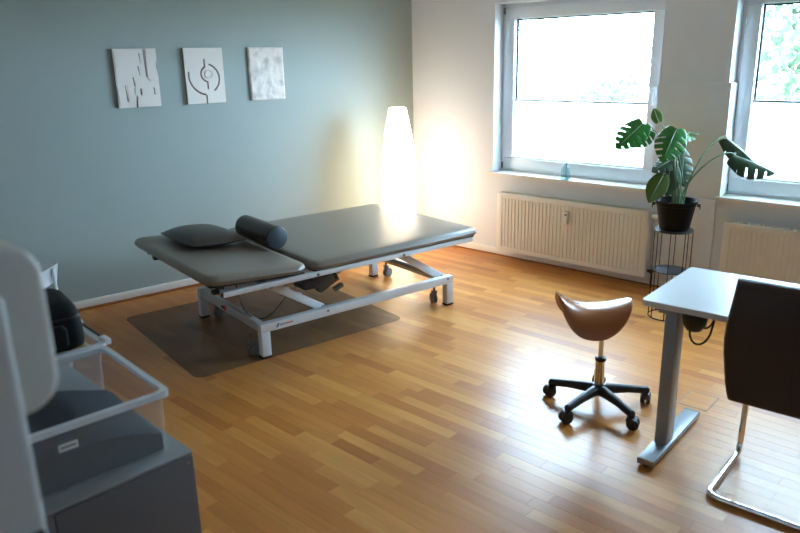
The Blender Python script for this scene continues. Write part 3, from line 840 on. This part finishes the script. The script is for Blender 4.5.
leaves = [
    (W(4.565, 2.075, 1.245), W(4.392, 2.165, 1.105), N(.75, .55, .1), .20, 'monstera', 5, .15, .25),
    (W(4.690, 2.080, 1.190), W(4.560, 2.150, 1.100), N(.5, .8, .3), .15, 'monstera', 4, .2, .3),
    (W(4.660, 2.010, 1.255), W(4.652, 2.046, 1.340), N(.9, .2, 0), .075, 'monstera_olive', 0, .1, .2),
    (W(4.530, 1.835, 1.225), W(4.350, 1.830, 1.050), N(.85, .5, .1), .20, 'monstera', 5, .2, .3),
    (W(4.690, 1.950, 1.215), W(4.800, 1.800, 1.170), N(.3, .95, .0), .20, 'monstera', 5, .3, .35),
    (W(4.784, 1.839, 1.182), W(4.819, 1.795, 1.172), N(.6, .7, 0), .035, 'monstera_olive', 0, .1, .2),
    (W(4.600, 1.840, 1.080), W(4.533, 1.747, .870), N(.9, .25, .2), .17, 'monstera_dark', 4, .15, .35),
    (W(4.515, 1.830, 1.040), W(4.372, 1.900, .985), N(.7, .6, 0), .125, 'monstera_dark', 3, .3, .3),
    (W(4.415, 1.850, .940), W(4.295, 1.875, .790), N(.92, .3, 0), .135, 'monstera_olive', 0, .15, .15),
    (W(4.505, 1.844, 1.000), W(4.380, 1.800, .830), N(.9, .3, -.2), .14, 'monstera_dark', 0, .2, .35),
    (W(4.770, 1.600, 1.155), W(4.832, 1.388, .985), N(.45, .55, .35), .135, 'monstera_dark', 4, .15, .8),
    (W(4.732, 1.535, 1.060), W(4.836, 1.300, .990), N(.3, .9, .1), .165, 'monstera_dark', 4, .3, 1.1)]
for lf in leaves: leaf(*lf)
root = Vector((0, .0, .15))
for k, lf in enumerate(leaves):
    a = root + Vector((random.uniform(-.035, .035), random.uniform(-.035, .035), 0)); e = lf[0]
    lift = .22 if k in (10, 11) else .12
    b = MB(); b.tube(bez(a, a + Vector((0, 0, (e - a).z * .55 + .04)), e - (lf[1] - lf[0]).normalized() * .03 + Vector((-.0, 0, lift * .3)), e, 14), [(.0062 if k in (10, 11) else .0045) - .0018 * t / 14 for t in range(15)], 7)
    b.build('petiole', 'stem_green', pm)
for dx, dy in ((.01, .015), (-.02, .0)):
    b = MB(); b.tube(bez((dx, dy, .14), (dx, dy, .24), (dx + .02, dy + .02, .34), (dx + .05, dy + .05, .46), 10), [.011 - .0006 * t for t in range(11)], 8); b.build('stem', 'stem_pale', pm)

# small glass bud vase on the window sill
vs = thing('bud_vase', 'small clear glass vase holding one thin dry stem on the window sill', 'vase', (5.03, 2.895, WZ0))
b = MB(); b.lathe([(.002, .0), (.034, .0), (.037, .004), (.037, .085), (.034, .100), (.018, .112), (.016, .130), (.013, .130), (.015, .112), (.031, .098), (.034, .084), (.034, .008), (.002, .008)], n=32); b.build('glass_body', 'vase_glass', vs)
b = MB(); b.tube(bez((.0, .0, .012), (.005, -.004, .12), (.002, -.006, .22), (.0, -.002, .30), 10), .0035, 6); b.build('dry_stem', 'grey_plastic', vs)
b = MB(); b.lathe([(.002, 0), (.006, .012), (.005, .03), (.001, .042)], (0, -.002, .296), 10); b.build('seed_head', 'grey_plastic', vs)

# ------------------------------------------------------------------ saddle stool
SP = Vector((3.02, 1.50, 0))
stl = thing('saddle_stool', 'tan leather saddle stool on a black five-star castor base', 'stool', SP)
def star_arm(a):
    b = MB(); d = Vector((math.cos(a), math.sin(a), 0))
    def ring(r, z, w, h):
        s = Vector((-d.y, d.x, 0)); c = d * r + Vector((0, 0, z))
        return [c + s * (w * math.cos(t)) + Vector((0, 0, h * math.sin(t))) for t in [k * 2 * PI / 12 for k in range(12)]]
    b.loops([ring(.015, .094, .030, .030), ring(.07, .094, .025, .025), ring(.15, .088, .021, .020), ring(.225, .078, .020, .019), ring(.25, .075, .019, .019), ring(.259, .073, .010, .012)])
    b.cyl(d * .243 + Vector((0, 0, .085)), d * .243 + Vector((0, 0, .05)), .012, 12)
    return b.build('base_arm', 'black_plastic', stl)
for k in range(5):
    a = math.radians(101 + 72 * k); star = star_arm(a)
    d = Vector((math.cos(a), math.sin(a), 0)); sw = a + (.9, -.4, .7, 1.1, -.8)[k]
    M = Matrix.Rotation(sw, 4, 'Z') @ Matrix.Rotation(PI / 2, 4, 'X')
    for off in (-.014, .014):
        c = d * .243 + Matrix.Rotation(sw, 3, 'Z') @ Vector((.012, off, 0)) + Vector((0, 0, .0293))
        b = MB(); b.lathe([(.003, -.011), (.022, -.011), (.0285, -.008), (.0292, 0), (.0285, .008), (.022, .011), (.003, .011)], c, 20, M); b.build('castor_wheel', 'black_plastic', star)
    b = MB(); b.box(d * .243 + Matrix.Rotation(sw, 3, 'Z') @ Vector((.006, 0, 0)) + Vector((0, 0, .043)), (.052, .040, .034), .010, 2, (0, 0, sw)); b.build('castor_hood', 'black_plastic', star)
b = MB(); b.lathe([(.002, .070), (.034, .070), (.038, .08), (.038, .112), (.030, .125), (.002, .125)], n=28); b.build('base_hub', 'black_plastic', stl)
b = MB(); b.lathe([(.024, .10), (.024, .25), (.025, .252), (.025, .258), (.020, .26)], n=28); b.build('gas_cylinder', 'chrome', stl)
b = MB(); b.lathe([(.026, .250), (.027, .252), (.027, .266), (.020, .270)], n=28); b.build('cylinder_collar', 'black_plastic', stl)
b = MB(); b.lathe([(.013, .262), (.013, .46)], n=20); b.build('piston', 'chrome', stl)
b = MB(); b.lathe([(.017, .43), (.04, .45), (.045, .475)], n=24); b.build('seat_plate', 'black_plastic', stl)
# saddle: closed lofted surface
b = MB(); nu, nv = 40, 28
def saddle(u, v, top):
    wx = .178 * u
    e = max(0., 1 - abs(u) ** (5. if u < 0 else 2.8)) ** .5
    half = (.172 + .015 * -u) * e + .012
    drop = .122 * (max(0., 1 - abs(u) ** 4.2) ** .6 if u < 0 else max(0., 1 - u ** 1.9) ** .85)
    ridge = .541 + (.072 if u < 0 else .030) * abs(u) ** (2.2 if u < 0 else 2.0)
    z = ridge - drop * abs(v) ** 2.8
    y = half * (v - .18 * v * abs(v) ** 3)
    if not top:
        th = .052 * (max(0., 1 - abs(u) ** 4)) ** .5 * (max(0., 1 - abs(v) ** 4)) ** .5 + .0
        z -= th; y *= 1 - .12 * (1 - abs(v) ** 6)
    return Vector((wx, y, z))
SV = {}
for tp in (1, 0):
    for i in range(nu + 1):
        for j in range(nv + 1):
            u, v = -1 + 2 * i / nu, -1 + 2 * j / nv
            if not tp and (i in (0, nu) or j in (0, nv)): SV[0, i, j] = SV[1, i, j]
            else: SV[tp, i, j] = b.bm.verts.new(saddle(u, v, tp))
for tp in (1, 0):
    for i in range(nu):
        for j in range(nv):
            q = (SV[tp, i, j], SV[tp, i + 1, j], SV[tp, i + 1, j + 1], SV[tp, i, j + 1])
            b.bm.faces.new(q if tp else q[::-1])
seat = b.build('saddle_seat', 'leather_tan', stl, smooth=80, loc=(-.045, .032, .0), rot=(0, 0, math.radians(-48.6)))
b = MB(); b.tube([saddle(-1 + 2 * i / nu, 0, 1) * 1 + Vector((0, 0, -.0005)) for i in range(2, nu - 1)], .0015, 5); b.build('seam', 'leather_brown', seat)
b = MB(); b.tube([(0, 0, .425), (.03, .04, .42), (.06, .09, .415)], .004, 8); b.build('height_lever', 'metal_black', stl)

# ------------------------------------------------------------------ desk
DA = math.radians(2.6)
dk = thing('desk', 'white desk top on grey T-foot legs in front of the radiator', 'desk', (2.676, 1.168, 0), DA)
b = MB()
rr_ = rrect(0, .582, -1.4, 0, .022)
b.loops([[(x_, y_, .706) for x_, y_ in rr_], [(x_, y_, .7285) for x_, y_ in rr_], [(.29 + (x_ - .29) * .994, -.7 + (y_ + .7) * .998, .7305) for x_, y_ in rr_]])
b.build('desk_top', 'desk_white', dk)
b = MB(); b.loops([[(x_, y_, z_) for x_, y_ in rrect(-.0006, .5826, -1.4006, .0006, .0225)] for z_ in (.7075, .727)], cap=False); b.build('edge_band', 'desk_edge', dk)
for yl in (-.085, -1.315):
    b = MB()
    pr = [(-.038, .012), (-.032, .038), (.54, .038), (.545, .012)]
    b.box((.252, yl, .024), (.552, .072, .026), .004); b.build('foot', 'silver_grey', dk)
    for xx in (-.030, .534):
        b = MB(); b.box((xx, yl, .024), (.014, .0735, .028), .004); b.build('foot_end_cap', 'silver_line', dk)
    for xx in (-.01, .51):
        b = MB(); b.cyl((xx, yl, 0), (xx, yl, .012), .018, 14); b.build('levelling_foot', 'black_rubber', dk)
    b = MB(); b.rng(.125, .213, yl - .027, yl + .027, .037, .67, .005); b.build('column', 'silver_grey', dk)
    b = MB(); b.rng(.05, .53, yl - .03, yl + .03, .67, .706, .004); b.build('top_bracket', 'silver_grey', dk)
for xx in (.30, .44):
    b = MB(); b.rng(xx, xx + .035, -1.285, -.115, .672, .706, .004); b.build('cross_bar', 'silver_grey', dk)
# hanging power unit with its cable
pu = thing('power_unit', 'black power unit with looped cable hanging under the white desk', 'power unit', (2.815, .996, .7050))
b = MB(); b.lathe([(.004, -.112), (.03, -.106), (.046, -.08), (.050, -.05), (.050, -.006), (.046, 0)], (0, 0, 0), 24); b.build('unit_body', 'black_plastic', pu)
b = MB(); b.tube(bez((.02, .02, -.10), (.0, .03, -.17), (.02, -.03, -.21), (.05, -.05, -.13), 14) + bez((.05, -.05, -.12), (.07, -.06, -.07), (.05, -.06, -.04), (.03, -.03, -.03), 10)[1:], .0045, 7); b.build('cable', 'black_rubber', pu)
b = MB(); b.tube(bez((.0, -.02, -.06), (-.01, -.03, -.10), (.03, -.06, -.12), (.05, -.07, -.02), 14), .0045, 7); b.build('cable', 'black_rubber', pu)

# ------------------------------------------------------------------ cantilever chair
ch = thing('cantilever_chair', 'dark brown leather cantilever chair with chrome tube frame at the desk', 'chair', (2.60, .575, 0), math.radians(2))
hw = .232
b = MB()
path = [(.10, hw, .80), (.045, hw, .47), (.44, hw, .435), (.43, hw, .0135), (.005, hw, .0135), (.005, -hw, .0135), (.43, -hw, .0135), (.44, -hw, .435), (.045, -hw, .47), (.10, -hw, .80)]
path = [(.055, hw * .9, .78), (.075, hw * .9, .47), (.44, hw, .432), (.425, hw, .0135), (.005, hw, .0135), (.005, -hw, .0135), (.425, -hw, .0135), (.44, -hw, .432), (.075, -hw * .9, .47), (.055, -hw * .9, .78)]
b.tube(fillet(path, .05, 7), .0125, 14); b.build('tube_frame', 'chrome', ch)
# backrest: S-shaped padded slab
def chair_back(y_in=0.):
    rings = []
    zs = [.432, .438, .46, .50, .56, .62, .68, .74, .80, .86, .895, .907, .911]
    for z in zs:
        t = (z - .432) / .479
        xo = .028 + .030 * math.sin(t * 2 * PI * .9 + .5) * .6 - .012 * t
        th = .036 * (min(1, (z - .428) / .02) ** .5) * (min(1, (.9125 - z) / .02 + .08) ** .5)
        hy = .222 + .012 * math.cos((t - .45) * 5.5) - .010 * max(0, .12 - t) / .12
        rings.append([(xo + x_, y_, z) for x_, y_ in rrect(-th, th, -hy, hy, min(.9 * th, .03), 4)])
    return rings
b = MB(); b.loops(chair_back()); bk = b.build('backrest', 'leather_brown', ch, smooth=60)
b = MB(); b.tube([(.028 + .018 * math.sin(((z - .432) / .479) * 2 * PI * .9 + .5) - .012 * (z - .432) / .479 - .0365, -.003, z) for z in [.45 + .44 * k / 12 for k in range(13)]], .0016, 5); b.build('back_seam', 'black', bk)
b = MB(); b.loops(cushion(.06, .50, -.225, .225, .452, .512, .05, .025, .012)); b.build('seat', 'leather_brown', ch)

# ------------------------------------------------------------------ left foreground: cabinet, boxes, bag, device, trolley
KA = math.radians(-1.5)
cb = thing('metal_cabinet', 'low dark grey metal cabinet under the clear storage box', 'cabinet', (.935, 1.735, 0), KA)
b = MB(); b.rng(-.80, 0, .004, 1.0, .04, .592, .003); b.build('body', 'cabinet_grey', cb)
b = MB(); b.rng(-.80, .0, 0, 1.0, .592, .600, .002); b.build('top_panel', 'cabinet_top', cb)
b = MB(); b.rng(-.797, -.402, -.004, .004, .05, .588, .002); b.build('door', 'cabinet_grey', cb)
b = MB(); b.rng(-.398, -.003, -.004, .004, .05, .588, .002); dr = b.build('door', 'cabinet_grey', cb)
b = MB(); b.cyl((-.022, -.0035, .572), (-.022, -.007, .572), .006, 14); b.build('rivet', 'cabinet_top', dr)
b = MB(); b.rng(-.78, -.02, .02, .98, 0, .04, .0); b.build('plinth', 'black', cb, smooth=0)

def clear_box(name, label, loc, sx, sy, h, rz, lip=.014):
    o = thing(name, label, 'box', loc, rz)
    t = .0025; tp = .02                                       # walls taper inward to the base
    def ring(ins, z, r=.022): return [(x_, y_, z) for x_, y_ in rrect(-sx + ins, -ins, ins, sy - ins, max(r, .005), 5)]
    b = MB(); b.loops([ring(tp, 0), ring(lip, h - .012)], cap=False)
    b.build('outer_wall', 'clear_plastic', o, smooth=40)
    b = MB(); b.loops([ring(tp, 0), ring(tp, .003)]); b.build('base', 'clear_plastic', o, smooth=40)
    b = MB(); b.loops([ring(lip, h - .018), ring(0, h - .018), ring(0, h), ring(lip + .003, h), ring(lip, h - .018)], cap=False)
    b.build('rim', 'clear_rim', o, smooth=30)
    return o
BXL = (.905, 1.765, .601)
bx = clear_box('storage_box', 'open clear plastic storage box holding a folded dark blanket', BXL, .56, .48, .198, math.radians(-4))
b = MB(); b.rng(-.315, -.265, .0098, .0108, .122, .143); lb = b.build('label', 'sticker_white', bx, smooth=0)
b = MB(); b.rng(-.310, -.270, .0090, .0098, .130, .136); b.build('print_line', 'ink_grey', lb, smooth=0)
b = MB(); b.rng(-.30, -.22, .468, .482, .17, .188, .004); b.build('handle', 'clear_rim', bx)
# folded blanket in the box
b = MB(); n = 24; G = []
for i in range(n + 1):
    row = []
    for j in range(n + 1):
        u, v = i / n, j / n
        x_, y_ = -.532 + .504 * u, .030 + .42 * v
        h = .122 - .062 * max(0, (u - .62) / .38) ** 1.3 * (1 - .2 * v) + .004 * math.sin(9 * u + 3 * v) - .012 * (v > .9)
        e = min(u, 1 - u, v, 1 - v)
        h *= min(1, .86 + e * 2.8)
        row.append(((x_, y_, h)))
    G.append(row)
bt = [[b.bm.verts.new((p[0], p[1], .002)) for p in r] for r in G]; tp = [[b.bm.verts.new(p) for p in r] for r in G]
for i in range(n):
    for j in range(n):
        b.bm.faces.new((tp[i][j], tp[i + 1][j], tp[i + 1][j + 1], tp[i][j + 1])); b.bm.faces.new((bt[i][j], bt[i][j + 1], bt[i + 1][j + 1], bt[i + 1][j]))
for k in range(n):
    for (a0, a1_) in (((k, 0), (k + 1, 0)), ((k + 1, n), (k, n)), ((0, k + 1), (0, k)), ((n, k), (n, k + 1))):
        b.bm.faces.new((bt[a0[0]][a0[1]], bt[a1_[0]][a1_[1]], tp[a1_[0]][a1_[1]], tp[a0[0]][a0[1]]))
bl_ = b.build('folded_blanket', 'blanket', smooth=50, loc=(BXL[0], BXL[1], .6045), rot=(0, 0, math.radians(-4)))
tag(bl_, 'dark slate folded blanket lying inside the clear storage box', 'blanket')
# second box with small supplies, black handle bar
b2 = clear_box('supply_box', 'clear plastic supply box with a black handle bar behind the storage box', (.955, 2.262, .601), .50, .36, .196, math.radians(-4))
b = MB(); b.cyl((.010, .05, .188), (.010, .30, .188), .007, 10); b.build('handle_bar', 'black_plastic', b2)
for y_ in (.02, .28):
    b = MB(); b.rng(-.004, .022, y_, y_ + .055, .178, .200, .006); b.build('handle_clip', 'pvc_white', b2)
b = MB(); b.rng(-.475, -.025, .025, .335, .150, .170, .006); b.build('inner_tray', 'tray_stuff', b2)
b = MB(); b.rng(-.10, -.05, .06, .11, .171, .185, .005); b.build('yellow_sachet', 'yellow_stuff', b2)
# black camera bag on the supply box
bg_ = thing('black_bag', 'soft black carrying bag sitting on the clear supply box', 'bag', (.765, 2.445, .798), math.radians(-10))
b = MB(); rings = []
for z, ins in ((0, .014), (.006, .004), (.03, 0), (.08, .002), (.115, .006), (.138, .014), (.15, .03), (.155, .05)):
    rings.append([(x_, y_, z) for x_, y_ in rrect(-.16 + ins, .16 - ins, -.15 + ins, .15 - ins, .045, 6)])
b.loops(rings); bb_ = b.build('bag_body', 'bag_black', bg_, smooth=60)
b = MB(); b.tube([(x_, y_, .110) for x_, y_ in rrect(-.155, .155, -.145, .145, .045, 6)], .0035, 6, closed=True); b.build('zip', 'black', bb_)
b = MB(); b.loops([[(x_, y_, z) for x_, y_ in rrect(-.10 + i_, .10 - i_, -.172 + i_, -.145, .012, 4)] for z, i_ in ((.02, .006), (.03, 0), (.08, 0), (.095, .01))]); b.build('front_pocket', 'bag_black', bb_)
b = MB(); b.loops([[(x_, y_, z) for x_, y_ in rrect(-.155 + i_, .03 - i_, -.12 + i_, .12 - i_, .03, 5)] for z, i_ in ((.14, .0), (.175, .004), (.195, .03))]); b.build('top_flap', 'bag_black', bb_)
b = MB(); b.tube(bez((-.05, .09, .15), (-.05, .07, .215), (-.05, -.07, .215), (-.05, -.09, .15), 12), .009, 8); b.build('carry_handle', 'black', bb_)
b = MB(); b.rng(.06, .09, -.132, -.13, .126, .132); b.build('badge', 'grey_plastic', bb_, smooth=0)

# upright white device close to the lens
dv = thing('device_tower', 'upright white medical device tower with a rounded head panel', 'medical device', (.291, .955, 0), math.radians(-2))
b = MB(); b.prism(rrect(-.40, .058, 1.225 - .955, 1.468 - .955, .055), 0, 0.001)
b.bm.free(); b = MB()
def vpanel(x0, x1, z0, z1, y0, y1, r, e=.012):
    R = []
    for k in range(5):
        a = k * PI / 8; R.append((e * (1 - math.sin(a)), y0 + e * (1 - math.cos(a))))
    R += [(i_, y1 - (q - y0)) for i_, q in R[::-1]]
    return [[(x_, yy, z_) for x_, z_ in rrect(x0 + i_, x1 - i_, z0 + i_, z1 - i_, max(r - i_, .004), 8)] for i_, yy in R]
b.loops(vpanel(-.42, .052, 1.235, 1.478, .03, .085, .05)); hd = b.build('head_panel', 'device_white', dv, smooth=50)
b = MB(); b.rng(-.16, -.014, -.03, .032, .06, 1.43, .014, 3); b.build('column', 'device_grey', dv, smooth=50)
b = MB(); b.rng(-.42, -.168, -.05, .03, .06, 1.36, .014, 3); b.build('side_cover', 'device_grey', dv, smooth=50)
b = MB(); b.rng(-.169, -.159, -.024, .02, .07, 1.35); b.build('cover_seam', 'device_seam', dv, smooth=0)
b = MB(); b.rng(-.055, -.020, -.0335, -.029, .90, 1.098, .003); b.build('probe_slot', 'black', dv)
b = MB(); b.rng(-.44, .02, -.20, .20, .03, .075, .02, 3); b.build('base', 'device_white', dv)
for xx in (-.40, -.02):
    for yy in (-.17, .17):
        b = MB(); b.lathe([(.004, -.01), (.026, -.01), (.03, -.005), (.03, .005), (.026, .01), (.004, .01)], (xx, yy, .030), 18, Matrix.Rotation(PI / 2, 4, 'X')); b.build('castor', 'dark_grey_plastic', dv)

# white utility trolley by the green wall
ta = math.atan2(.685, .729)
tl = thing('utility_trolley', 'white metal utility trolley with shallow trays near the sage wall', 'trolley', (1.34, 3.60, 0), ta)
# local x points away from the door; the far right tray corner is the origin
TLx, TWy = .42, .33
def tray(z0, z1):
    b = MB()
    def ring(ins, z): return [(x_, y_, z) for x_, y_ in rrect(-TLx + ins, -ins, ins, TWy - ins, .02, 5)]
    b.loops([ring(.012, z0), ring(.0, z1), ring(-.003, z1 + .003), ring(.003, z1 + .003), ring(.003, z1), ring(.014, z0 + .003)])
    return b.build('tray', 'white_metal', tl, smooth=40)
for z0, z1 in ((.665, .75), (.42, .50), (.15, .23)): tray(z0, z1)
for x_ in (-TLx + .02, -.085):
    for y_ in (-.006, TWy + .006):
        b = MB(); b.cyl((x_, y_, .07), (x_, y_, .745 if x_ > -.2 else .80), .008, 10); b.build('post', 'white_metal', tl)
        b = MB(); b.lathe([(.003, -.008), (.026, -.008), (.03, -.004), (.03, .004), (.026, .008), (.003, .008)], (x_, y_, .030), 18, Matrix.Rotation(PI / 2, 4, 'X')); b.rng(x_ - .010, x_ + .010, y_ - .012, y_ + .012, .045, .072, .003); b.build('castor', 'grey_plastic', tl)
def sanitizer(o, label, dx, dy, h, r):
    p = Vector((1.34, 3.6, 0)) + Matrix.Rotation(ta, 3, 'Z') @ Vector((dx, dy, 0)); p.z = .6685
    t = thing(o, label, 'bottle', p, ta)
    b = MB(); b.lathe([(.002, 0), (r, 0), (r, h * .75), (r * .6, h * .85), (r * .4, h * .87), (r * .4, h * .92), (.002, h * .92)], n=24); b.build('bottle_body', 'pvc_white', t)
    b = MB(); b.cyl((0, 0, h * .9), (0, 0, h + .02), .006, 8); b.rng(-.01, .04, -.008, .008, h + .012, h + .024, .004); b.build('pump', 'pvc_white', t)
sanitizer('pump_bottle', 'white pump bottle standing in the trolley top tray', -.13, .17, .17, .035)
p_ = Vector((1.34, 3.6, .669)) + Matrix.Rotation(ta, 3, 'Z') @ Vector((-.11, .05, 0))
b = MB(); b.rng(-.05, .05, -.03, .03, 0, .055, .004)
cart = b.build('supply_carton', 'tray_stuff', loc=p_, rot=(0, 0, ta)); tag(cart, 'small beige carton lying in the trolley top tray', 'carton')

# ------------------------------------------------------------------ outside: ground, trees
b = MB(); b.rng(5.4, 45, -30, 40, -1.3, -1.2)
struct(b.build('ground', 'ground', smooth=0), 'green ground outside the windows', 'ground')
def tree(x, y, h, rad, seed, label, mname, nleaf=2600):
    rs = random.Random(seed)
    t = thing('tree', label, 'tree', (x, y, -1.2), rs.random() * 6, 'trees outside the windows')
    b = MB(); pts = [(0, 0, 0)]
    for k in range(1, 7): pts.append((rs.uniform(-.1, .1), rs.uniform(-.1, .1), h * .8 * k / 6))
    b.tube(pts, [.09 * (1 - .12 * k) for k in range(7)], 8); b.build('trunk', 'trunk', t)
    b = MB(); tips = []
    for k in range(14):
        z = h * (.12 + .6 * k / 14); a = rs.random() * 2 * PI; e = Vector((math.cos(a) * rad * .8, math.sin(a) * rad * .8, z + rs.uniform(.2, .8)))
        b.tube(bez((0, 0, z), (e.x * .4, e.y * .4, z + .1), (e.x * .7, e.y * .7, e.z - .1), e, 6), [.03 * (1 - .12 * q) for q in range(7)], 5); tips.append(e)
    b.build('branch', 'trunk', t)
    b = MB()
    for k in range(nleaf):
        c = rs.choice(tips) * rs.uniform(.35, 1.1) + Vector((rs.gauss(0, .3), rs.gauss(0, .3), rs.gauss(0, .35)))
        c.z = max(.1, c.z)
        s = rs.uniform(.05, .11); q = Euler((rs.uniform(0, 6), rs.uniform(0, 6), rs.uniform(0, 6))).to_matrix()
        vs_ = [b.bm.verts.new(c + q @ Vector(p)) for p in ((-s, 0, 0), (0, -s * .5, s * .12), (s, 0, 0), (0, s * .5, s * .12))]
        b.bm.faces.new(vs_)
    f = b.build('foliage', mname, t, smooth=0); f['kind'] = 'stuff'
tree(10.2, 1.7, 8.5, 1.35, 3, 'tall leafy dark green tree outside the window behind the desk', 'tree_leaf', 7000)
tree(12.6, 4.6, 3.9, 1.1, 5, 'pale leafy tree outside in line with the gap between the windows', 'tree_leaf_pale', 2600)
tree(13.2, 7.4, 4.0, 1.2, 8, 'pale leafy tree outside the window near the lamp', 'tree_leaf_pale', 2800)
tree(12.2, -1.0, 4.0, 1.2, 12, 'leafy green tree outside beyond the end of the desk', 'tree_leaf', 2400)
